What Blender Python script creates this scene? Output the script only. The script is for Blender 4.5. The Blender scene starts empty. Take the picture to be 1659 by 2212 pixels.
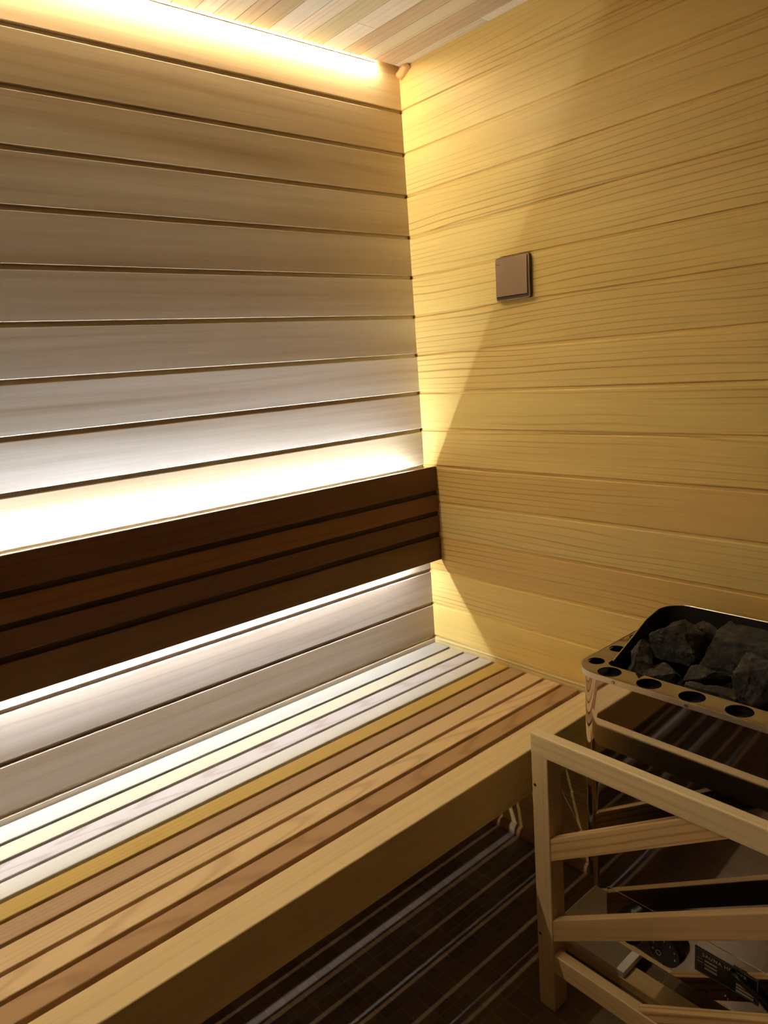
import bpy, bmesh, math, random
from mathutils import Vector, Matrix
random.seed(7)
S = bpy.context.scene
C = S.collection
FZ = 1.803            # height of the ceiling datum above the floor; z_scene = z_datum + FZ
def Z(z): return z + FZ

# ------------------------------------------------------------------ materials
def nt(name):
    m = bpy.data.materials.new(name); m.use_nodes = True
    t = m.node_tree; t.nodes.clear()
    out = t.nodes.new('ShaderNodeOutputMaterial'); b = t.nodes.new('ShaderNodeBsdfPrincipled')
    t.links.new(b.outputs[0], out.inputs[0])
    return m, t, b
def math_node(t, op, a, b=None, c=None):
    n = t.nodes.new('ShaderNodeMath'); n.operation = op
    for i, v in enumerate((a, b, c)):
        if v is None: continue
        if isinstance(v, (int, float)): n.inputs[i].default_value = v
        else: t.links.new(v, n.inputs[i])
    return n.outputs[0]
def ramp(t, fac, stops):
    r = t.nodes.new('ShaderNodeValToRGB'); t.links.new(fac, r.inputs[0])
    e = r.color_ramp.elements
    while len(e) < len(stops): e.new(0.5)
    for el, (p, c) in zip(e, stops):
        el.position = p; el.color = (c[0], c[1], c[2], 1) if isinstance(c, tuple) else (c, c, c, 1)
    return r.outputs[0]
def mixc(t, fac, a, b, mode='MIX'):
    n = t.nodes.new('ShaderNodeMix'); n.data_type = 'RGBA'; n.blend_type = mode
    if isinstance(fac, (int, float)): n.inputs[0].default_value = fac
    else: t.links.new(fac, n.inputs[0])
    for i, v in ((6, a), (7, b)):
        if isinstance(v, tuple): n.inputs[i].default_value = (v[0], v[1], v[2], 1)
        else: t.links.new(v, n.inputs[i])
    return n.outputs[2]

def wood(name, base, axis=0, rough=.42, lines=.35, freq=55., blotch=.16, figure=0., seed=0., tint=False,
         linecol=None, fw=.16, bump=.15, spec=.35, across=None, rotx=0., bal=1.6, bac=17.):
    """procedural wood; axis = direction of the grain (0 x, 1 y, 2 z)"""
    m, t, b = nt(name)
    tc = t.nodes.new('ShaderNodeTexCoord')
    add = t.nodes.new('ShaderNodeVectorMath'); add.operation = 'ADD'; t.links.new(tc.outputs['Object'], add.inputs[0])
    add.inputs[1].default_value = (seed * 1.7, seed * 2.3, seed * 3.1)
    if tint:   # every board gets its own stretch of grain
        at = t.nodes.new('ShaderNodeAttribute'); at.attribute_name = 'tint'
        sh = t.nodes.new('ShaderNodeVectorMath'); sh.operation = 'MULTIPLY_ADD'
        cc = t.nodes.new('ShaderNodeCombineXYZ')
        for i in range(3): t.links.new(at.outputs['Alpha'], cc.inputs[i])
        t.links.new(cc.outputs[0], sh.inputs[0]); sh.inputs[1].default_value = (13.1, 7.7, 9.3)
        t.links.new(add.outputs[0], sh.inputs[2]); vec = sh.outputs[0]
    else: vec = add.outputs[0]
    if rotx:
        mr = t.nodes.new('ShaderNodeMapping'); mr.inputs['Rotation'].default_value = (rotx, 0, 0); t.links.new(vec, mr.inputs[0]); vec = mr.outputs[0]
    def noise(sal, sac, detail=2., rough_=.5, dist=0.):
        mp = t.nodes.new('ShaderNodeMapping'); sc = [sac] * 3; sc[axis] = sal
        mp.inputs['Scale'].default_value = sc; t.links.new(vec, mp.inputs[0])
        n = t.nodes.new('ShaderNodeTexNoise'); n.inputs['Scale'].default_value = 1.; n.inputs['Detail'].default_value = detail
        n.inputs['Roughness'].default_value = rough_; n.inputs['Distortion'].default_value = dist
        t.links.new(mp.outputs[0], n.inputs[0]); return n.outputs[0]
    sx = t.nodes.new('ShaderNodeSeparateXYZ'); t.links.new(vec, sx.inputs[0])
    others = [i for i in range(3) if i != axis]
    a1 = sx.outputs[others[0] if across is None else across]
    a2 = sx.outputs[others[1]]
    crd = math_node(t, 'ADD', a1, a2) if across is None else a1
    al = sx.outputs[axis]
    # growth rings: across coordinate bent by slow noise (and nested V figure when figure > 0)
    bend = noise(1.1, 7., 2.)
    ph = math_node(t, 'MULTIPLY', crd, freq * 6.283)
    ph = math_node(t, 'MULTIPLY_ADD', bend, freq * .35, ph)
    ph = math_node(t, 'MULTIPLY_ADD', noise(.35, 34., 1.), 9., ph)
    if figure > 0:
        sq = math_node(t, 'ABSOLUTE', noise(.9, 22., 1.))
        ph = math_node(t, 'MULTIPLY_ADD', sq, figure, math_node(t, 'MULTIPLY', al, freq * .55))
        ph = math_node(t, 'MULTIPLY_ADD', noise(30., 160., 2.), 1.2, ph)
    s = math_node(t, 'SINE', ph)
    s = math_node(t, 'MULTIPLY_ADD', s, .5, .5)
    line = ramp(t, s, [(0., 1.), (fw, .35), (fw * 2.6, 0.), (1., 0.)])
    vis = ramp(t, noise(1.3, 16., 2.), [(.38, 0.), (.62, 1.)])
    line = math_node(t, 'MULTIPLY', line, vis if figure == 0 else 1.)
    fib = noise(5., 420., 3., .6)
    blo = noise(bal, bac, 3., .5, .3)
    dark = linecol or (base[0] * .45, base[1] * .34, base[2] * .22)
    col = mixc(t, math_node(t, 'MULTIPLY', line, lines), base, dark)
    f2 = math_node(t, 'MULTIPLY_ADD', math_node(t, 'SUBTRACT', blo, .5), blotch * 4., 1.)
    f3 = math_node(t, 'MULTIPLY_ADD', math_node(t, 'SUBTRACT', fib, .5), .28, f2)
    cmb = t.nodes.new('ShaderNodeCombineXYZ')
    t.links.new(math_node(t, 'POWER', f3, .75), cmb.inputs[0]); t.links.new(f3, cmb.inputs[1])
    t.links.new(math_node(t, 'POWER', f3, 1.35), cmb.inputs[2])
    col = mixc(t, 1., col, cmb.outputs[0], 'MULTIPLY')
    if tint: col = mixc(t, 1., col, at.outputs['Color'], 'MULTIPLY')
    t.links.new(col, b.inputs['Base Color'])
    b.inputs['Roughness'].default_value = rough
    b.inputs['Specular IOR Level'].default_value = spec
    bp = t.nodes.new('ShaderNodeBump'); bp.inputs['Strength'].default_value = bump; bp.inputs['Distance'].default_value = .0006
    h = math_node(t, 'SUBTRACT', fib, math_node(t, 'MULTIPLY', line, .5)); t.links.new(h, bp.inputs['Height'])
    t.links.new(bp.outputs[0], b.inputs['Normal'])
    return m
def plain(name, col, rough=.5, metal=0., spec=.5, noise=0., nscale=60.):
    m, t, b = nt(name)
    tc = t.nodes.new('ShaderNodeTexCoord'); n = t.nodes.new('ShaderNodeTexNoise'); n.inputs['Scale'].default_value = nscale
    t.links.new(tc.outputs['Object'], n.inputs[0])
    c = mixc(t, n.outputs[0], tuple(x * (1 - noise) for x in col), tuple(min(1, x * (1 + noise)) for x in col))
    t.links.new(c, b.inputs['Base Color'])
    b.inputs['Roughness'].default_value = rough; b.inputs['Metallic'].default_value = metal; b.inputs['Specular IOR Level'].default_value = spec
    return m
def glow(name, col, strength):
    m = bpy.data.materials.new(name); m.use_nodes = True; t = m.node_tree; t.nodes.clear()
    o = t.nodes.new('ShaderNodeOutputMaterial'); e = t.nodes.new('ShaderNodeEmission')
    e.inputs[0].default_value = (*col, 1); e.inputs[1].default_value = strength; t.links.new(e.outputs[0], o.inputs[0])
    return m

# ------------------------------------------------------------------ mesh helpers
def obj(name, bm, mat, parent=None, smooth=False, bevel=0., seg=2):
    if bevel > 0:
        bmesh.ops.bevel(bm, geom=list(bm.edges), offset=bevel, segments=seg, profile=.6, affect='EDGES', clamp_overlap=True)
    me = bpy.data.meshes.new(name)
    if parent is not None:
        off = Vector(parent['_w']); bmesh.ops.translate(bm, vec=-off, verts=bm.verts)
    bmesh.ops.recalc_face_normals(bm, faces=bm.faces)
    bm.to_mesh(me); bm.free()
    me.materials.append(mat)
    if smooth:
        for p in me.polygons: p.use_smooth = True
    o = bpy.data.objects.new(name, me); C.objects.link(o)
    if parent is not None:
        o.parent = parent; o['_w'] = tuple(parent['_w'])
    return o
def thing(name, label, cat, loc, group=None):
    o = bpy.data.objects.new(name, None); C.objects.link(o); o.location = loc; o['_w'] = tuple(loc)
    o.empty_display_size = .05
    o['label'] = label; o['category'] = cat
    if group: o['group'] = group
    return o
def tag(o, label, cat, group=None):
    o['label'] = label; o['category'] = cat
    if group: o['group'] = group
    return o
def rebase(o, loc):
    """give a single-mesh thing an origin of its own at loc"""
    v = Vector(loc); o.data.transform(Matrix.Translation(-v)); o.location = v; return o
def struct(name, bm, mat, smooth=False):
    o = obj(name, bm, mat, None, smooth); o['kind'] = 'structure'; return o
def box(bm, x0, x1, y0, y1, z0, z1):
    vs = [bm.verts.new((x, y, z)) for x in (x0, x1) for y in (y0, y1) for z in (z0, z1)]
    for f in ((0, 1, 3, 2), (4, 6, 7, 5), (0, 4, 5, 1), (2, 3, 7, 6), (0, 2, 6, 4), (1, 5, 7, 3)):
        bm.faces.new([vs[i] for i in f])
    return vs
def nb(): return bmesh.new()
def boxo(name, dims, mat, parent=None, bevel=.0012, seg=2):
    bm = nb(); box(bm, *dims); return obj(name, bm, mat, parent, bevel=bevel, seg=seg)
def prism(bm, pts, a, b, axis):
    """extrude a closed 2D outline between a and b along an axis"""
    def V(p, t):
        q = [0, 0, 0]; o = [i for i in range(3) if i != axis]; q[o[0]], q[o[1]], q[axis] = p[0], p[1], t; return bm.verts.new(q)
    A = [V(p, a) for p in pts]; B = [V(p, b) for p in pts]; n = len(pts)
    bm.faces.new(A); bm.faces.new(B[::-1])
    for i in range(n): bm.faces.new((A[i], A[(i + 1) % n], B[(i + 1) % n], B[i]))
def tube(bm, pts, r, seg=12, cap=True):
    rings = []
    for i, p in enumerate(pts):
        p = Vector(p)
        d = (Vector(pts[min(i + 1, len(pts) - 1)]) - Vector(pts[max(i - 1, 0)])).normalized()
        u = d.orthogonal().normalized() if i == 0 else (u0 - d * u0.dot(d)).normalized()
        u0 = u; w = d.cross(u)
        rings.append([bm.verts.new(p + (u * math.cos(k * 2 * math.pi / seg) + w * math.sin(k * 2 * math.pi / seg)) * r) for k in range(seg)])
    for a, b in zip(rings, rings[1:]):
        for k in range(seg): bm.faces.new((a[k], a[(k + 1) % seg], b[(k + 1) % seg], b[k]))
    if cap: bm.faces.new(rings[0][::-1]); bm.faces.new(rings[-1])
def rrect(x0, x1, y0, y1, r, n=8):
    rs = r if isinstance(r, (list, tuple)) else [r] * 4   # corners: (x0,y0) (x1,y0) (x1,y1) (x0,y1)
    out = []
    for (cx, cy, a0), q in zip(((x0, y0, 180), (x1, y0, 270), (x1, y1, 0), (x0, y1, 90)), rs):
        ccx = cx + (q if cx == x0 else -q); ccy = cy + (q if cy == y0 else -q)
        if q < 1e-6: out.append((cx, cy)); continue
        for k in range(n + 1):
            a = math.radians(a0 + 90 * k / n); out.append((ccx + q * math.cos(a), ccy + q * math.sin(a)))
    return out
def disc_axis_x(bm, c, r, x0, x1, seg=32, r1=None):
    r1 = r if r1 is None else r1
    A = [bm.verts.new((x0, c[0] + r * math.cos(k * 2 * math.pi / seg), c[1] + r * math.sin(k * 2 * math.pi / seg))) for k in range(seg)]
    B = [bm.verts.new((x1, c[0] + r1 * math.cos(k * 2 * math.pi / seg), c[1] + r1 * math.sin(k * 2 * math.pi / seg))) for k in range(seg)]
    bm.faces.new(A); bm.faces.new(B[::-1])
    for k in range(seg): bm.faces.new((A[k], A[(k + 1) % seg], B[(k + 1) % seg], B[k]))

# ------------------------------------------------------------------ room shell
P = .09                                   # board pitch
XL, YF = -2.6, -1.85                     # left wall and front wall
def board_wall(name, mat, along, a0, a1, zlo, zhi, tints, depth=.0062, gw=.0082, sgn=1, thick=.02):
    """horizontal tongue-and-groove cladding; along 'x' lies on y=0, along 'y' lies on x=0 (sgn flips the side)"""
    bm = nb(); lay = bm.loops.layers.float_color.new('tint')
    prof = []        # (z, recess, board index)
    k = 0; z = zhi; top = zhi
    zs = [-P * i for i in range(1, 22)]
    prev = zhi
    segs = []
    for i, zk in enumerate([None] + zs):
        if zk is None: continue
        if zk > zhi: continue
        if zk < zlo + .012: break
        segs.append((prev, zk, i)); prev = zk - gw
    segs.append((prev, zlo, len(segs) + 1))
    b = .0013
    for n, (zt, zb, i) in enumerate(segs):
        if n > 0: prof += [(zt + .0002, depth, i), (zt, b, i), (zt - b, 0, i)]
        else: prof += [(zt, 0, i)]
        if n < len(segs) - 1: prof += [(zb + b, 0, i), (zb, b, i), (zb - .0002, depth, i)]
        else: prof += [(zb, 0, i)]
    def V(a, z, r):
        return bm.verts.new((a, r, Z(z))) if along == 'x' else bm.verts.new((r * sgn, a, Z(z)))
    A = [V(a0, z, r) for z, r, _ in prof]; B = [V(a1, z, r) for z, r, _ in prof]
    A += [V(a0, zlo, thick), V(a0, zhi, thick)]; B += [V(a1, zlo, thick), V(a1, zhi, thick)]
    N = len(A)
    for j in range(N):
        f = bm.faces.new((A[j], A[(j + 1) % N], B[(j + 1) % N], B[j]))
        i = prof[min(j + 1, len(prof) - 1)][2] if j < len(prof) else 1
        t = tints(i)
        for l in f.loops: l[lay] = t
    return struct(name, bm, mat)

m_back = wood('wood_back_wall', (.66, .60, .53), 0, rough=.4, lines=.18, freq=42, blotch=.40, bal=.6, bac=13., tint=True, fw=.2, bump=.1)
m_right = wood('wood_right_wall', (.82, .62, .225), 1, rough=.42, lines=.72, freq=78, blotch=.09, tint=True, across=2, fw=.07)
m_left = wood('wood_left_wall', (.50, .40, .28), 1, rough=.45, lines=.4, freq=40, blotch=.1, tint=True, across=2)
rb = random.Random(3)
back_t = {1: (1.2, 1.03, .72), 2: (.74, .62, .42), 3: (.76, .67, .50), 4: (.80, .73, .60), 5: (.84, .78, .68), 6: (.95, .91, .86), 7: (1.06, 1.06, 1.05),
          8: (1.15, 1.16, 1.18), 9: (1.15, 1.16, 1.17), 10: (.92, .87, .68), 11: (1.05, 1., .84), 12: (.8, .76, .68), 13: (.66, .64, .56), 14: (.66, .63, .60), 15: (.60, .54, .47), 16: (1, .95, .8)}  # board tone plus strip light painted in: warm top board, brighter middle ones
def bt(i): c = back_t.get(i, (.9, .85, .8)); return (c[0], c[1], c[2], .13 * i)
def rt(i):
    r = random.Random(i * 11 + 5); v = .94 + .1 * r.random()
    c = {11: (.92, .84, .8), 13: (.9, .82, .76), 14: (1.06, 1.04, 1.), 15: (1.08, 1.06, .95), 16: (.98, 1.05, 1.35)}.get(i, (v, v * (.97 + .05 * r.random()), v * (.95 + .1 * r.random())))
    return (*c, .17 * i)
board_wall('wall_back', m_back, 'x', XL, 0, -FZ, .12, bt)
board_wall('wall_right', m_right, 'y', YF, .02, -FZ, .0, rt, depth=.0028, gw=.0065)
bw = board_wall('wall_left', m_left, 'y', YF, 0, -FZ, .0, rt, depth=.003, gw=.0065, sgn=-1)
bw.location.x = XL
# the end of the back wall behind the corner is closed by the right wall's own thickness (x 0..0.02)

# ceiling: short boards running away from the back wall
CZ = -.005; SLOT = .012
m_ceil = wood('wood_ceiling', (.80, .76, .64), 1, rough=.5, lines=.3, freq=60, blotch=.08, tint=True, fw=.2)
bm = nb(); lay = bm.loops.layers.float_color.new('tint')
edges = [0, -.026, -.082, -.126, -.171, -.224, -.273, -.313, -.353, -.392, -.425]
while edges[-1] > XL: edges.append(edges[-1] - random.choice((.036, .045, .05)))
edges[-1] = XL
tones = [(1.08, 1.05, 1.02), (1.0, 1., .98), (.95, .86, .80), (.62, .54, .42), (1.12, 1.1, 1.05), (.84, .82, .64), (.74, .62, .50), (1.08, 1.03, .98), (.9, .86, .74)]
rc = random.Random(12); bz = Z(CZ)
for e0, e1 in zip(edges, edges[1:]):
    y = -SLOT; cols = None
    first = True
    while y > YF:
        L = rc.uniform(.10, .42) if first else rc.uniform(.18, .45)
        first = False
        y1 = max(YF, y - L)
        c = rc.choice([q for q in tones if q is not cols]); cols = c
        g = .0007
        n0 = len(bm.faces); box(bm, e1 + g, e0 - g, y1 + g * .5, y - g * .5 if y < -SLOT else y, bz, bz + .008)
        bm.faces.ensure_lookup_table(); a = rc.random() * 3
        for f in bm.faces[n0:]:
            for l in f.loops: l[lay] = (*c, a)
        y = y1
n0 = len(bm.faces); box(bm, XL, 0, YF, -SLOT - .001, bz + .0075, bz + .0085)
bm.faces.ensure_lookup_table()
for f in bm.faces[n0:]:
    for l in f.loops: l[lay] = (.3, .25, .2, 0)
struct('ceiling', bm, m_ceil)
# backing above the light slot
m_dk = wood('wood_cove', (.5, .38, .25), 0, rough=.6)
bm = nb(); box(bm, XL, 0, -.03, 0, Z(CZ) + .0086, Z(CZ) + .02); struct('trim_1', bm, m_dk)

# floor: glossy dark mosaic
m, t, b = nt('floor_mosaic')
tc = t.nodes.new('ShaderNodeTexCoord'); mp = t.nodes.new('ShaderNodeMapping'); t.links.new(tc.outputs['Object'], mp.inputs[0])
mp.inputs['Location'].default_value = (-.0035, .0035 + .0605 * 40, 0)
br = t.nodes.new('ShaderNodeTexBrick'); br.offset = 0.; br.inputs['Scale'].default_value = 1.
br.inputs['Brick Width'].default_value = .0364; br.inputs['Row Height'].default_value = .0608; br.inputs['Mortar Size'].default_value = .0011
br.inputs['Color1'].default_value = (.13, .085, .056, 1); br.inputs['Color2'].default_value = (.17, .115, .076, 1); br.inputs['Mortar'].default_value = (.21, .145, .095, 1)
br.inputs['Mortar Smooth'].default_value = .2
t.links.new(mp.outputs[0], br.inputs[0]); t.links.new(br.outputs[0], b.inputs['Base Color'])
b.inputs['Roughness'].default_value = .28; b.inputs['Specular IOR Level'].default_value = .5
bp = t.nodes.new('ShaderNodeBump'); bp.inputs['Strength'].default_value = .5; bp.inputs['Distance'].default_value = .0012; bp.invert = True
t.links.new(br.outputs[1], bp.inputs['Height']); t.links.new(bp.outputs[0], b.inputs['Normal'])
m_floor = m
bm = nb(); box(bm, XL, 0, YF, 0, -.03, 0); struct('floor', bm, m_floor)
# quarter round at the foot of the walls
m_base = wood('wood_baseboard', (.42, .27, .14), 1, rough=.5)
def quarter(r=.017, n=6): return [(0, 0)] + [(-r * math.cos(math.radians(90 * k / n)), r * math.sin(math.radians(90 * k / n))) for k in range(n + 1)]
bm = nb(); prism(bm, quarter(), YF, 0, 1); struct('baseboard_right', bm, m_base)
bm = nb()
pts = [(y, z) for y, z in quarter()]; prism(bm, pts, XL, -.017, 0); struct('baseboard_back', bm, m_base)
# glass front wall
m, t, b = nt('dark_glass'); b.inputs['Base Color'].default_value = (.02, .02, .02, 1); b.inputs['Roughness'].default_value = .03; b.inputs['Transmission Weight'].default_value = 1.; b.inputs['IOR'].default_value = 1.45
bm = nb(); box(bm, -1.15, 0, YF - .02, YF, 0, Z(0)); box(bm, XL, -1.80, YF - .02, YF, 0, Z(0)); struct('wall_front', bm, wood('wood_front_wall', (.26, .20, .14), 0, rough=.45, lines=.4))
bm = nb(); box(bm, -1.80, -1.15, YF - .012, YF - .004, 0.01, Z(0)); struct('door_1', bm, m)

# ------------------------------------------------------------------ lights
LX0, LX1 = XL + .02, -.072
m_up = glow('strip_glow_upper', (.93, .97, 1.), 350.)
m_dn = glow('strip_glow_lower', (.95, .97, 1.), 200.)
m_ce = glow('strip_glow_ceiling', (1., .80, .50), 165.)
m_prof = plain('strip_channel', (.75, .75, .73), .45, .6)
def angled_strip(name, label, y, z, wd, n, mat, x1=LX1):
    w = thing(name, label, 'light strip', (x1, y, Z(z)))
    ny, nz = n; L_ = math.hypot(ny, nz); ny /= L_; nz /= L_; ty, tz = -nz, ny; h_ = wd / 2
    def slab(a, b, hw):
        bm = nb(); c = [(y + ty * q * hw + ny * d, Z(z) + tz * q * hw + nz * d) for q, d in ((-1, a), (1, a), (1, b), (-1, b))]
        prism(bm, c, LX0, x1, 0); return bm
    obj('diffuser', slab(0, .0004, h_), mat, w)
    obj('channel', slab(-.0020, -.0001, h_ + .0002), m_prof, w)
    box_ = nb(); box(box_, LX0, x1, -.0262, y - .002, Z(z) - .0015, Z(z) + .0015); obj('mounting_strip', box_, m_prof, w)
    return w
angled_strip('light_strip', 'glowing light strip hidden behind the top slat of the backrest', -.0222, -.9318, .0044, (.8, .6), m_up)
angled_strip('light_strip', 'glowing light strip hidden behind the bottom slat of the backrest', -.0222, -1.1122, .0044, (.42, -.9), m_dn)
w_ = thing('light_strip', 'warm light strip set flush along the ceiling edge above the back wall', 'light strip', (LX1, -.007, Z(CZ)))
bm = nb(); box(bm, LX0, LX1, -.0100, -.0040, Z(CZ) + .0006, Z(CZ) + .0016); obj('diffuser', bm, m_ce, w_)
bm = nb(); prism(bm, [(-.0112, Z(CZ)), (-.0102, Z(CZ)), (-.0102, Z(CZ) + .0022), (-.0038, Z(CZ) + .0022), (-.0038, Z(CZ)), (-.0028, Z(CZ)), (-.0028, Z(CZ) + .0040), (-.0112, Z(CZ) + .0040)], LX0, LX1, 0); obj('channel', bm, m_prof, w_)

# ------------------------------------------------------------------ bench
bench = thing('sauna_bench', 'slatted wooden sauna bench along the back wall with a thick front beam', 'bench', (-1.0, -.26, 0))
BT = Z(-1.368)
slats = [  # back edge y, front edge y, colour, figure, label
 (-.004, -.054, (.44, .43, .385), 0, 'pale cream slat against the back wall'),
 (-.0625, -.1035, (.45, .41, .305), 0, 'light straw coloured slat'),
 (-.1125, -.1535, (.44, .40, .385), 26, 'pinkish slat with nested arrow-shaped grain'),
 (-.1605, -.2, (.48, .445, .375), 0, 'pale beige slat'),
 (-.209, -.2465, (.66, .47, .14), 0, 'golden yellow slat'),
 (-.2545, -.2945, (.47, .31, .17), 0, 'dark brown slat behind the plain tan slat'),
 (-.3025, -.346, (.78, .58, .33), 0, 'plain tan slat'),
 (-.3545, -.3935, (.82, .61, .35), 20, 'orange tan slat with wavy grain'),
 (-.4025, -.4405, (.47, .29, .14), 10, 'reddish brown slat next to the front beam')]
TH = .0138
for i, (ya, yb, c, fig, lab) in enumerate(slats):
    mt = wood('wood_slat_%d' % i, c, 0, rough=.42, lines=.38 if fig else .2, freq=90 if fig else 110, blotch=.06, figure=fig, seed=i + 1.3, fw=.16,
              linecol=(c[0] * .55, c[1] * .42, c[2] * .36) if fig else None)
    o = boxo('slat', (XL + .01, -.003, yb, ya, BT - TH, BT), mt, bench, .002, 3); o['label'] = lab
m_beam = wood('wood_bench_beam', (.84, .67, .38), 0, rough=.42, lines=.18, freq=40, blotch=.12, seed=9)
m_joist = wood('wood_joist', (.42, .28, .15), 1, rough=.5)
boxo('front_beam', (XL + .01, -.003, -.5125, -.4505, Z(-1.459), BT), m_beam, bench, .003, 3)['label'] = 'thick front beam'
for x in (-.05, -.70, -1.35, -1.98):
    boxo('joist', (x - .02, x + .02, -.4505, -.012, Z(-1.45), BT - TH), m_joist, bench, .002)
boxo('leg', (-1.99, -1.94, -.50, -.455, 0, Z(-1.459)), m_joist, bench, .002)
boxo('leg', (-1.99, -1.94, -.10, -.055, 0, Z(-1.45)), m_joist, bench, .002)
# wall ledger carrying the back end of the joists
boxo('ledger', (XL + .01, -.003, -.0125, -.001, Z(-1.45), BT - TH), m_joist, bench, .002)

# ------------------------------------------------------------------ backrest
rest = thing('backrest', 'dark wooden backrest panel of four horizontal slats on the back wall', 'backrest', (-1.0, -.03, Z(-1.137)))
rows = [(-.902, -.960, (.11, .044, .018)), (-.972, -1.0125, (.165, .068, .022)), (-1.024, -1.065, (.105, .042, .018)), (-1.078, -1.137, (.12, .058, .021))]
labs = ['dark brown top slat', 'slightly redder brown slat', 'dark brown slat', 'wide brown bottom slat']
for i, (zt, zb, c) in enumerate(rows):
    mt = wood('wood_backrest_%d' % i, c, 0, rough=.45, lines=.4, freq=45, blotch=.14, seed=20 + i)
    boxo('slat', (XL + .02, -.0025, -.045, -.039, Z(zb), Z(zt)), mt, rest, .0008)['label'] = labs[i]
m_bk = wood('wood_backrest_board', (.05, .035, .025), 0, rough=.7, lines=.1)
boxo('backing_board', (XL + .02, -.0025, -.0389, -.0266, Z(-1.1158), Z(-.9268)), m_bk, rest, .0005)
for x in (-1.9, -1.25, -.6):
    boxo('wall_bracket', (x - .012, x + .012, -.0266, -.0002, Z(-1.05), Z(-.99)), m_bk, rest, .0008)

# ------------------------------------------------------------------ light switch on the right wall
sw = thing('light_switch', 'square champagne metal light switch on the right wall', 'switch', (0, -.306, Z(-.495)))
m_swf = plain('switch_metal', (.50, .38, .27), .32, .65, noise=.03)
m_swd = plain('switch_side', (.10, .065, .045), .4, .2)
m_swt = plain('switch_trim', (.72, .60, .50), .25, .8)
cy, cz = -.306, Z(-.4955); h = .043
def yzplate(bm, x0, x1, y0, y1, z0, z1, r):
    prism(bm, rrect(y0, y1, z0, z1, r, 5), x0, x1, 0)
bm = nb(); yzplate(bm, -.0085, -.0002, cy - h, cy + h, cz - h, cz + h, .005); obj('back_box', bm, m_swd, sw)
bm = nb(); yzplate(bm, -.0098, -.0085, cy - h, cy + h, cz - h, cz + h, .005); obj('frame', bm, m_swt, sw)
bm = nb(); yzplate(bm, -.0102, -.0098, cy - h + .0015, cy + h - .0015, cz - h + .0015, cz + h - .0015, .004)
obj('recess', bm, m_swd, sw)
bm = nb()   # tilted rocker
y0, y1, z0, z1 = cy - h + .004, cy + h - .002, cz - h + .0085, cz + h - .0025
vs = [(-.0135, y0, z0), (-.0135, y1, z0), (-.0112, y1, z1), (-.0112, y0, z1)]
A = [bm.verts.new(v) for v in vs]; B = [bm.verts.new((-.0102, v[1], v[2])) for v in vs]
bm.faces.new(A); bm.faces.new(B[::-1])
for i in range(4): bm.faces.new((A[i], A[(i + 1) % 4], B[(i + 1) % 4], B[i]))
rk = obj('rocker', bm, m_swf, sw, bevel=.0006)
boxo('indicator_mark', (-.0121, -.0116, y1 - .0115, y1 - .002, z1 - .0115, z1 - .0105), m_swd, sw, 0.)

# round cord plug in the top corner of the right wall
bm = nb(); tube(bm, [(-.006, -.004, Z(-.022)), (-.006, -.012, Z(-.018)), (-.0045, -.022, Z(-.012)), (0, -.034, Z(-.006))], .0085, 20)
o = obj('cord_plug', bm, wood('wood_plug', (.80, .52, .2), 1, rough=.4), None, True)
tag(rebase(o, (-.004, -.015, Z(-.018))), 'small rounded tan plug in the top corner where both walls meet', 'plug')

# ------------------------------------------------------------------ heater guard
guard = thing('heater_guard', 'wooden guard frame with slanted slats in front of the heater', 'guard', (-.34, -.86, 0))
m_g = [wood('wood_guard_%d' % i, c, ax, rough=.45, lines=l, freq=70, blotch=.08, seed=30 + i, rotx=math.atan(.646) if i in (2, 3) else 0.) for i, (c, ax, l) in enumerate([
    ((.86, .70, .42), 1, .2), ((.72, .54, .30), 2, .2), ((.72, .49, .24), 1, .8), ((.60, .41, .20), 1, .4), ((.8, .6, .34), 0, .25), ((.66, .48, .26), 1, .3)])]  # post, slats and bottom rail darkened as if in shade; slats also redder wood
GX0, GX1 = -.3555, -.336
GY0, GY1 = -.586, -1.12
# posts
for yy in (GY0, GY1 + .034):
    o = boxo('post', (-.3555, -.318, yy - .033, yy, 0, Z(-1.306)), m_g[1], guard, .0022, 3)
for yy, zz in ((GY0 - .0065, -1.3636), (GY0 - .0065, -1.6548)):
    bm = nb(); disc_axis_x(bm, (yy, Z(zz)), .0028, -.3558, -.350, 14); obj('screw_hole', bm, plain('hole_dark', (.02, .012, .008), .8), guard)
# top rail with rounded upper edges
bm = nb(); box(bm, GX0 - .0005, GX1, GY1, GY0 + .0005, Z(-1.307), Z(-1.268)); obj('top_rail', bm, m_g[0], guard, bevel=.003, seg=3)
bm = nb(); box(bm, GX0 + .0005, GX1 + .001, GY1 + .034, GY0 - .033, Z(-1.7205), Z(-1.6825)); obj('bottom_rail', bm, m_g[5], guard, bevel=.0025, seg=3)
# returns to the wall at the near end
for zz in (-1.268, -1.6825):
    boxo('side_rail', (-.318 if zz != -1.268 else -.336, -.001, GY1, GY1 + .02, Z(zz) - .038, Z(zz)), m_g[4], guard, .0025)
boxo('wall_cleat', (-.02, -.001, GY1 + .02, GY1 + .05, Z(-1.72), Z(-1.268)), m_g[1], guard, .002)
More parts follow.
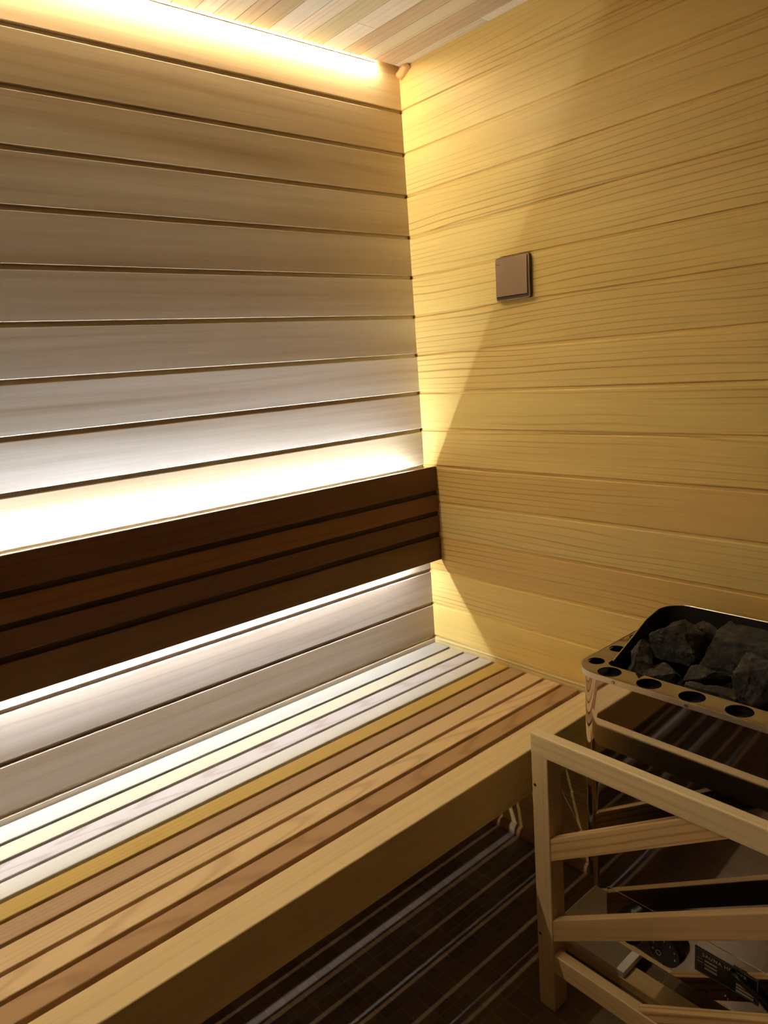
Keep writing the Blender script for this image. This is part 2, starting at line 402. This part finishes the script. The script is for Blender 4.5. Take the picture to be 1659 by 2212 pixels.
# slanted slats in the plane of the frame
sl = .646
def zline(y, zref): return zref + (-.6337 - y) * sl     # top edge height
yin0, yin1 = -.6185, GY1 + .034
ztr, zbr = -1.307, -1.6825
hgt = .0425
def clip_poly(pts, keep):   # Sutherland-Hodgman against a half plane keep(p) -> signed distance
    out = []
    for i in range(len(pts)):
        a, b_ = pts[i], pts[(i + 1) % len(pts)]; da, db = keep(a), keep(b_)
        if da >= 0: out.append(a)
        if da * db < 0:
            t_ = da / (da - db); out.append((a[0] + (b_[0] - a[0]) * t_, a[1] + (b_[1] - a[1]) * t_))
    return out
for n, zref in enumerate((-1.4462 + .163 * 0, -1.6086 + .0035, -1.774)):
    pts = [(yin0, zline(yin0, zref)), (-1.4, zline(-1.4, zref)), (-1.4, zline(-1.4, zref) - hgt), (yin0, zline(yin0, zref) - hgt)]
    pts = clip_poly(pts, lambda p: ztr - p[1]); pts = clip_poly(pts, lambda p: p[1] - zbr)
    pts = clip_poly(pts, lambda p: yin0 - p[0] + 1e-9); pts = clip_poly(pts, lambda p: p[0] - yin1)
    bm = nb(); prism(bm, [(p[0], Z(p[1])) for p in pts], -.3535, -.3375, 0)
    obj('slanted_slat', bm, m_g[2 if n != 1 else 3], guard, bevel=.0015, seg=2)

# ------------------------------------------------------------------ heater
m, t, b = nt('chrome'); b.inputs['Base Color'].default_value = (.60, .56, .52, 1); b.inputs['Metallic'].default_value = 1.; b.inputs['Roughness'].default_value = .045
tc = t.nodes.new('ShaderNodeTexCoord'); n = t.nodes.new('ShaderNodeTexNoise'); n.inputs['Scale'].default_value = 6.; t.links.new(tc.outputs['Object'], n.inputs[0])
bp = t.nodes.new('ShaderNodeBump'); bp.inputs['Strength'].default_value = .004; bp.inputs['Distance'].default_value = .002; t.links.new(n.outputs[0], bp.inputs['Height']); t.links.new(bp.outputs[0], b.inputs['Normal'])
m_chrome = m
m_rim = plain('rim_steel', (.44, .40, .35), .07, 1.)
m_edge = plain('highlight_steel', (.80, .74, .66), .32, .9)  # paler than the rim steel; the edge highlight is put into its colour
m_black = plain('matte_black', (.012, .011, .011), .7, 0., .2)  # flat black shared by basket, liners, plates and bracket
m_blackgloss = plain('black_plastic', (.010, .010, .012), .22, 0., .5)
HX0, HX1, HY0, HY1 = -.300, -.02, -.638, -1.06
HZ0, HZ1 = Z(-1.547), Z(-1.165)
CZ0 = Z(-1.632)
heater = thing('sauna_heater', 'chrome wall-hung sauna heater with a perforated rim and open stone basket', 'heater', (-.16, -.86, CZ0))
def shell(name, outline, z0, z1, mat, parent, thick=.0015, cap=None, inward=True):
    bm = nb(); cx = sum(p[0] for p in outline) / len(outline); cy_ = sum(p[1] for p in outline) / len(outline)
    inn = [(p[0] + (cx - p[0]) / math.hypot(cx - p[0], cy_ - p[1]) * thick * 1.3, p[1] + (cy_ - p[1]) / math.hypot(cx - p[0], cy_ - p[1]) * thick * 1.3) for p in outline]
    L = [[bm.verts.new((p[0], p[1], z)) for p in o_] for o_, z in ((outline, z0), (outline, z1), (inn, z1), (inn, z0))]
    n_ = len(outline)
    for a_, b_ in ((0, 1), (1, 2), (2, 3), (3, 0)):
        for i in range(n_): bm.faces.new((L[a_][i], L[a_][(i + 1) % n_], L[b_][(i + 1) % n_], L[b_][i]))
    o = obj(name, bm, mat, parent, True)
    me = o.data
    try: me.set_sharp_from_angle(angle=math.radians(35))
    except Exception: pass
    return o
# order of corner radii: (x0,y0)=(front,far-right) since y0<y1
body_out = rrect(HX0, HX1, HY1, HY0, [.041, .004, .004, .041], 12)
shell('body', body_out, HZ0, HZ1 + .004, m_chrome, heater, .0015)['label'] = 'mirror-polished chrome body'
bm = nb(); prism(bm, rrect(HX0 + .004, HX1 - .004, HY1 + .004, HY0 - .004, [.038, .003, .003, .038], 8), HZ0 + .003, HZ0 + .006, 2); obj('base_plate', bm, m_black, heater)
ctl = shell('control_box', rrect(HX0 - .0004, HX1 - .05, HY1 + .03, -.690, [.004, .003, .003, .004], 4), CZ0, HZ0 + .012, m_chrome, heater, .0016)
bm = nb(); prism(bm, rrect(HX0 + .003, HX1 - .053, HY1 + .033, -.693, [.003, .003, .003, .003], 3), CZ0 + .004, CZ0 + .006, 2); obj('control_box_floor', bm, m_black, ctl)
# perforated rim (flat ring with round holes) from filled curve splines
def ring_with_holes(name, outer, inner, holes, z, th, mat, parent):
    cu = bpy.data.curves.new(name, 'CURVE'); cu.dimensions = '2D'; cu.fill_mode = 'BOTH'; cu.extrude = th / 2
    def spl(pts):
        s_ = cu.splines.new('POLY'); s_.points.add(len(pts) - 1)
        for p_, q in zip(s_.points, pts): p_.co = (q[0], q[1], 0, 1)
        s_.use_cyclic_u = True
    spl(outer); spl(inner)
    for hx, hy, r in holes: spl([(hx + r * math.cos(a_ * math.pi / 12), hy + r * math.sin(a_ * math.pi / 12)) for a_ in range(24)])
    o = bpy.data.objects.new(name, cu); C.objects.link(o)
    dg = bpy.context.evaluated_depsgraph_get(); me = bpy.data.meshes.new_from_object(o.evaluated_get(dg)); bpy.data.objects.remove(o)
    bm = bmesh.new(); bm.from_mesh(me); bmesh.ops.translate(bm, vec=(0, 0, z), verts=bm.verts)
    return obj(name, bm, mat, parent)
RX0, RX1, RY0, RY1 = -.306, -.018, -.634, -1.08
RZ = Z(-1.159)
IX0, IX1, IY0, IY1 = -.2625, -.022, -.672, -1.04
outer = rrect(RX0, RX1, RY1, RY0, [.045, .002, .002, .045], 10)
inner = rrect(IX0, IX1, IY1, IY0, [.012, .004, .004, .012], 8)
holes = [(-.2845, -.6925 - .0672 * k, .0185) for k in range(5)] + [(-.261, -.6535, .0135), (-.196, -.6525, .0135), (-.131, -.6525, .0135)]
ring_with_holes('perforated_rim', outer, inner, holes, RZ + .003, .002, m_rim, heater)
shell('rim_lip', rrect(RX0 - .0005, RX1, RY1, RY0 + .0005, [.045, .002, .002, .045], 10), RZ - .0045, RZ + .0045, m_edge, heater, .0009)
for yy in (-.712, -.829, -.946):
    bm = nb(); disc_axis_x(bm, (yy, RZ - .0005), .0026, RX0 - .0022, RX0 + .001, 12, .0034); obj('rim_screw', bm, m_rim, heater)
# black sheets added under the ring so its holes read as shade; black basket
ring_with_holes('hole_shade_liner', rrect(HX0 + .003, HX1 - .001, HY1 + .003, HY0 - .003, [.039, .002, .002, .039], 8), rrect(IX0 - .001, IX1 + .001, IY1 - .001, IY0 + .001, [.012, .004, .004, .012], 8), [], RZ - .010, .0015, m_black, heater)
shell('hole_shade_wall', rrect(HX0 + .0025, HX1 - .0008, HY1 + .0025, HY0 - .0025, [.039, .002, .002, .039], 8), RZ - .0105, RZ + .0015, m_black, heater, .0006)
shell('basket', rrect(IX0 - .0005, IX1, IY1, IY0 + .0005, [.012, .004, .004, .012], 8), Z(-1.33), RZ + .001, m_black, heater, .0012)
bm = nb(); prism(bm, inner, Z(-1.33), Z(-1.326), 2); obj('basket_floor', bm, m_black, heater)
# raised shield at the left side and along the back
path = [(-.243, -.6735, -1.156), (-.17, -.664, -1.142), (-.105, -.655, -1.1285)]
for k in range(7):
    a_ = math.radians(90 * k / 6); path.append((-.062 + .04 * math.sin(a_), -.694 + .04 * math.cos(a_), -1.1225 + .0025 * k / 6))
path += [(-.022, -.80, -1.12), (-.022, -1.05, -1.12)]
def shield(th):
    bm = nb(); rows_ = []
    for i, (x, y, z) in enumerate(path):
        a_ = Vector(path[max(0, i - 1)][:2]); c_ = Vector(path[min(len(path) - 1, i + 1)][:2]); d = (c_ - a_).normalized(); nrm = Vector((d.y, -d.x)) * th
        rows_.append([bm.verts.new((x, y, Z(z))), bm.verts.new((x + nrm.x, y + nrm.y, Z(z))), bm.verts.new((x + nrm.x, y + nrm.y, Z(-1.29))), bm.verts.new((x, y, Z(-1.29)))])
    for a_, b_ in zip(rows_, rows_[1:]):
        for k in range(4): bm.faces.new((a_[k], a_[(k + 1) % 4], b_[(k + 1) % 4], b_[k]))
    bm.faces.new(rows_[0]); bm.faces.new(rows_[-1][::-1]); return bm
obj('stone_shield', shield(.0012), m_black, heater)
bm = nb(); tube(bm, [(x, y, Z(z) + .0006) for x, y, z in path], .0009, 6); obj('shield_edge', bm, m_edge, heater)['label'] = 'thin bright steel edge'
boxo('wall_bracket', (-.021, 0, -.95, -.76, Z(-1.60), Z(-1.25)), m_black, heater, .001)
# panel seam, screws
for yy, zz in ((-.8915, -1.6147), (-.7075, -1.6147)):
    bm = nb(); disc_axis_x(bm, (yy, Z(zz)), .0035, HX0 - .0025, HX0 + .001, 14, .0045); obj('panel_screw', bm, m_rim, heater)
bm = nb(); disc_axis_x(bm, (-.8630, Z(-1.6254)), .0018, HX0 - .0004, HX0 + .001, 12); obj('screw_hole', bm, m_black, heater)
# knobs
m_mark = plain('marking_white', (.55, .56, .58), .5)
for ky in (-.7395, -.8025):
    bm = nb(); disc_axis_x(bm, (ky, Z(-1.5812)), .0255, HX0 - .017, HX0 + .0005, 36, .028); k_ = obj('control_knob', bm, m_blackgloss, heater, bevel=.0015)
    k_['label'] = 'round black control knob'
    bm = nb()
    for a_ in range(-3, 4):
        an = math.radians(90 + a_ * 34); c_, s_ = math.cos(an), math.sin(an)
        y_, z_ = ky + .0185 * c_, Z(-1.5812) + .0185 * s_
        box(bm, HX0 - .0176, HX0 - .0168, y_ - .0009, y_ + .0009, z_ - .0022 if a_ % 2 else z_ - .0012, z_ + .0012)
    o = obj('dial_marks', bm, m_mark, k_)
    bm = nb(); tube(bm, [(HX0 - .0174, ky + .009 + .004 * math.cos(q * math.pi / 6), Z(-1.5887) + .004 * math.sin(q * math.pi / 6)) for q in range(13)], .0004, 5); obj('dial_icon', bm, m_mark, k_)
# rating plate
m_plate = plain('plate_black', (.008, .008, .009), .35)
m_txt = plain('plate_print', (.55, .53, .50), .55)
m_bar = plain('plate_fields', (.38, .34, .29), .6)
PY0, PY1, PZ1, PZ0 = -.8442, -.9380, Z(-1.5527), Z(-1.5957)
pl = boxo('rating_plate', (HX0 - .0014, HX0 + .0003, PY1, PY0, PZ0, PZ1), m_plate, heater, .0003); pl['label'] = 'black rating plate reading SAUNA HEATER'
def text(body, size, y, z, mat, parent, name='plate_lettering'):
    cu = bpy.data.curves.new('t', 'FONT'); cu.body = body; cu.size = size; cu.extrude = .0001; cu.space_character = 1.15
    cu.offset = .00012
    o = bpy.data.objects.new('t', cu); C.objects.link(o)
    dg = bpy.context.evaluated_depsgraph_get(); me = bpy.data.meshes.new_from_object(o.evaluated_get(dg)); bpy.data.objects.remove(o)
    bm = bmesh.new(); bm.from_mesh(me)
    for v in bm.verts: v.co = Vector((HX0 - .0016 - v.co.z, y - v.co.x, z + v.co.y))
    return obj(name, bm, mat, parent)
text('SAUNA HEATER', .0082, PY0 - .0115, Z(-1.5642), m_txt, pl)
fields = [(PY0 - .034, PY0 - .0155, Z(-1.5717) - k * .0065, Z(-1.5687) - k * .0065) for k in range(3)]
fields += [(PY0 - .087, PY0 - .062, Z(-1.5807) - k * .0055, Z(-1.5772) - k * .0055) for k in range(3)]
fields += [(PY0 - .0125, PY0 - .0035, Z(-1.5707) - k * .006, Z(-1.5697) - k * .006) for k in range(2)]
for f4 in fields:
    bm = nb(); box(bm, HX0 - .0017, HX0 - .0013, *f4); obj('printed_field', bm, m_bar, pl)
bm = nb()
for (a0, a1, b0, b1) in ((PY1 + .002, PY0 - .002, PZ1 - .0022, PZ1 - .0018), (PY1 + .002, PY0 - .002, PZ0 + .0018, PZ0 + .0022), (PY1 + .0018, PY1 + .0022, PZ0 + .002, PZ1 - .002), (PY0 - .0022, PY0 - .0018, PZ0 + .002, PZ1 - .002)):
    box(bm, HX0 - .0017, HX0 - .0013, a0, a1, b0, b1)
obj('plate_border', bm, plain('plate_line', (.22, .19, .16), .6), pl)
# supply cable in front of the plate
bm = nb(); tube(bm, [(-.303, -.99, Z(-1.605)), (-.306, -.965, Z(-1.591)), (-.307, -.94, Z(-1.574)), (-.308, -.915, Z(-1.563)), (-.305, -.899, Z(-1.5605))], .005, 10); obj('cable', bm, m_blackgloss, heater, True)

# ------------------------------------------------------------------ stones
m, t, b = nt('dark_stone')
tc = t.nodes.new('ShaderNodeTexCoord')
n1 = t.nodes.new('ShaderNodeTexNoise'); n1.inputs['Scale'].default_value = 45; n1.inputs['Detail'].default_value = 9; n1.inputs['Roughness'].default_value = .7
n2 = t.nodes.new('ShaderNodeTexNoise'); n2.inputs['Scale'].default_value = 260; n2.inputs['Detail'].default_value = 4
t.links.new(tc.outputs['Object'], n1.inputs[0]); t.links.new(tc.outputs['Object'], n2.inputs[0])
col = ramp(t, n1.outputs[0], [(.38, (.014, .0135, .0125)), (.55, (.040, .037, .033)), (.72, (.10, .093, .082))])
sp = ramp(t, n2.outputs[0], [(.62, 0.), (.72, 1.)])
col = mixc(t, math_node(t, 'MULTIPLY', sp, .2), col, (.25, .22, .19))
geo = t.nodes.new('ShaderNodeNewGeometry'); ed = ramp(t, geo.outputs['Pointiness'], [(.52, 0.), (.62, 1.)])
col = mixc(t, math_node(t, 'MULTIPLY', ed, .5), col, (.36, .31, .26))
t.links.new(col, b.inputs['Base Color']); b.inputs['Roughness'].default_value = .8
bp = t.nodes.new('ShaderNodeBump'); bp.inputs['Strength'].default_value = 1.; bp.inputs['Distance'].default_value = .006; t.links.new(n1.outputs[0], bp.inputs['Height']); t.links.new(bp.outputs[0], b.inputs['Normal'])
m_stone = m
def stone(c, size, rot, seed, label, pts=None):
    r = random.Random(seed); bm = nb()
    if pts is None:
        pts = []
        for i in range(13):
            v = Vector((r.uniform(-1, 1), r.uniform(-1, 1), r.uniform(-1, 1)))
            v = v / max(abs(v.x), abs(v.y), abs(v.z)) * r.uniform(.78, 1.0); pts.append(v)
    for v in pts: bm.verts.new((v[0] * size[0] / 2, v[1] * size[1] / 2, v[2] * size[2] / 2))
    res = bmesh.ops.convex_hull(bm, input=list(bm.verts))
    bmesh.ops.delete(bm, geom=list({g for g in res['geom_interior'] if isinstance(g, bmesh.types.BMVert)}), context='VERTS')
    bmesh.ops.dissolve_limit(bm, angle_limit=math.radians(14), verts=bm.verts, edges=bm.edges)
    bmesh.ops.bevel(bm, geom=list(bm.edges), offset=.0016, segments=2, profile=.6, affect='EDGES', clamp_overlap=True)
    bmesh.ops.triangulate(bm, faces=bm.faces)
    for _ in range(4):
        es = [e for e in bm.edges if e.calc_length() > .0042]
        if es: bmesh.ops.subdivide_edges(bm, edges=es, cuts=1, use_grid_fill=False); bmesh.ops.triangulate(bm, faces=[f for f in bm.faces if len(f.verts) > 3])
    from mathutils import noise as mn
    bm.normal_update()
    off = Vector((seed * 3.1, seed * 1.7, 0))
    for v in bm.verts:
        d = mn.fractal(v.co * 55 + off, .8, 2.1, 5) * .0034 + mn.noise(v.co * 28 + off) * .0042
        v.co += v.normal * d
    bmesh.ops.transform(bm, matrix=Matrix.Rotation(math.radians(rot[2]), 4, 'Z') @ Matrix.Rotation(math.radians(rot[1]), 4, 'Y') @ Matrix.Rotation(math.radians(rot[0]), 4, 'X'), verts=bm.verts)
    o = obj('heater_stone', bm, m_stone)
    o.location = (c[0], c[1], Z(c[2]))
    tag(o, label, 'stone', 'rough dark stones in the heater basket')
    return o
def blk(*a): return [Vector(v) for v in a]
# x, y, z(datum); sizes x,y,z
stone((-.212, -.7065, -1.156), (.060, .040, .072), (10, 12, 30), 3, 'small pointed dark stone in the left corner of the heater basket',
      blk((-1, .9, -.9), (-1, .6, .0), (-.6, .5, .7), (.2, .3, 1), (.7, -.3, .75), (.9, .8, .1), (.8, -.9, -.1), (-.9, -.9, -.6), (-.7, -.7, .25), (.9, .9, -.9), (.9, -.9, -.9), (0, -.9, .3)))
stone((-.103, -.713, -1.152), (.06, .084, .068), (0, 0, 0), 5, 'large upright dark stone in the back left of the basket',
      blk((-1, .9, -.9), (-1, .9, .2), (-1, .35, .75), (-.8, -.2, 1), (-.9, -.55, .75), (-.9, -1, -.55), (-1, -.8, -.9), (.9, .8, .2), (.9, 0, .9), (.8, -.9, .3), (.9, .8, -.9), (.9, -.9, -.9), (-1, .1, -.95)))
stone((-.050, -.742, -1.152), (.04, .058, .042), (20, 0, 10), 8, 'small rough stone against the back shield between two larger stones')
stone((-.095, -.835, -1.149), (.075, .138, .068), (0, 0, 0), 11, 'largest dark block-shaped stone at the right of the basket',
      blk((-1, 1, -.8), (-1, .85, .15), (-.85, .72, .8), (-.95, .5, -1), (.9, .75, .95), (-.7, -.1, 1), (.9, -.9, .9), (-.8, -1, .75), (-1, -1, -.5), (-1, -.2, -1), (.9, .9, -.9), (.9, -1, -.9), (-1, .55, .35), (.2, .8, .9)))
stone((-.222, -.737, -1.173), (.05, .086, .042), (-8, 0, 14), 14, 'flat dark stone lying behind the front rim, left side')
stone((-.178, -.797, -1.174), (.05, .075, .04), (0, 8, -8), 17, 'flat stone lying under the largest block-shaped stone')
stone((-.228, -.830, -1.181), (.046, .085, .048), (5, 0, 4), 21, 'wedge-shaped dark stone behind the middle of the front rim')
stone((-.178, -.886, -1.160), (.07, .10, .072), (0, 0, -14), 24, 'thick dark stone in front of the largest stone at the right edge')
stone((-.238, -.905, -1.190), (.035, .06, .044), (0, 10, 0), 29, 'low dark stone by the front rim at the right edge')
for i, (x, y, z) in enumerate([(-.20, -.715, -1.235), (-.062, -.715, -1.21), (-.12, -.75, -1.225), (-.066, -.79, -1.235), (-.215, -.79, -1.24), (-.15, -.82, -1.232), (-.08, -.88, -1.225), (-.215, -.87, -1.245), (-.16, -.93, -1.225), (-.066, -.95, -1.185), (-.19, -.975, -1.19), (-.11, -.995, -1.18)]):
    stone((x, y, z), (.05, .06, .045), (i * 37 % 90, i * 53 % 90, i * 71 % 180), 50 + i,
          'dark rough stone deep in the shaded basket under the upper stones' if i < 9 else 'dark rough stone beyond the largest stone at the right end of the basket')

# ------------------------------------------------------------------ things on the floor under the heater
m_pl = wood('wood_plank', (.72, .52, .27), 1, rough=.5, lines=.3)
o = boxo('wooden_batten', (-.226, -.186, -1.05, -.532, 0, .019), m_pl, None, .0015); tag(rebase(o, (-.206, -.79, 0)), 'long flat wooden batten on the floor under the front of the heater', 'batten')
o = boxo('wooden_batten', (-.075, -.035, -1.05, -.532, 0, .019), m_pl, None, .0015); tag(rebase(o, (-.055, -.79, 0)), 'wooden batten on the floor next to the right wall, under the white board', 'batten')
m_wh = plain('white_board', (.88, .86, .82), .7, noise=.04, nscale=12)
o = boxo('white_board', (-.2245, -.035, -.676, -.5145, .0195, .0315), m_wh, None, .001); tag(rebase(o, (-.13, -.6, .0195)), 'square off-white board lying on the battens under the heater', 'board')

# ------------------------------------------------------------------ world, camera, colour
w = bpy.data.worlds.new('World'); S.world = w; w.use_nodes = True
w.node_tree.nodes['Background'].inputs[0].default_value = (.9, .7, .5, 1); w.node_tree.nodes['Background'].inputs[1].default_value = .004
R = [[0.7514959936361704, -0.6555595264692666, -0.07413149670805158], [-0.18578697348709183, -0.1024688940071461, -0.977232483211369], [0.6330378914656623, 0.7481589623979272, -0.19879938368205563]]
cam = bpy.data.objects.new('camera', bpy.data.cameras.new('camera')); C.objects.link(cam)
M = Matrix([[R[0][i], -R[1][i], -R[2][i]] for i in range(3)]).to_4x4()
M.translation = Vector((-1.2298810043577557, -1.28585727083524, Z(-0.6528935811887401)))
cam.matrix_world = M
cam.data.sensor_fit = 'HORIZONTAL'; cam.data.sensor_width = 36.; cam.data.lens = 1551.3389 / 1659 * 36; cam.data.clip_start = .01
S.camera = cam
S.view_settings.view_transform = 'Standard'; S.view_settings.look = 'None'; S.view_settings.gamma = 1; S.view_settings.exposure = .56
S.view_settings.use_curve_mapping = False
S.cycles.max_bounces = 16; S.cycles.diffuse_bounces = 10; S.cycles.glossy_bounces = 8
S.cycles.sample_clamp_indirect = 8.
S.cycles.caustics_reflective = False; S.cycles.caustics_refractive = False
for o in list(C.objects):
    if '_w' in o: del o['_w']
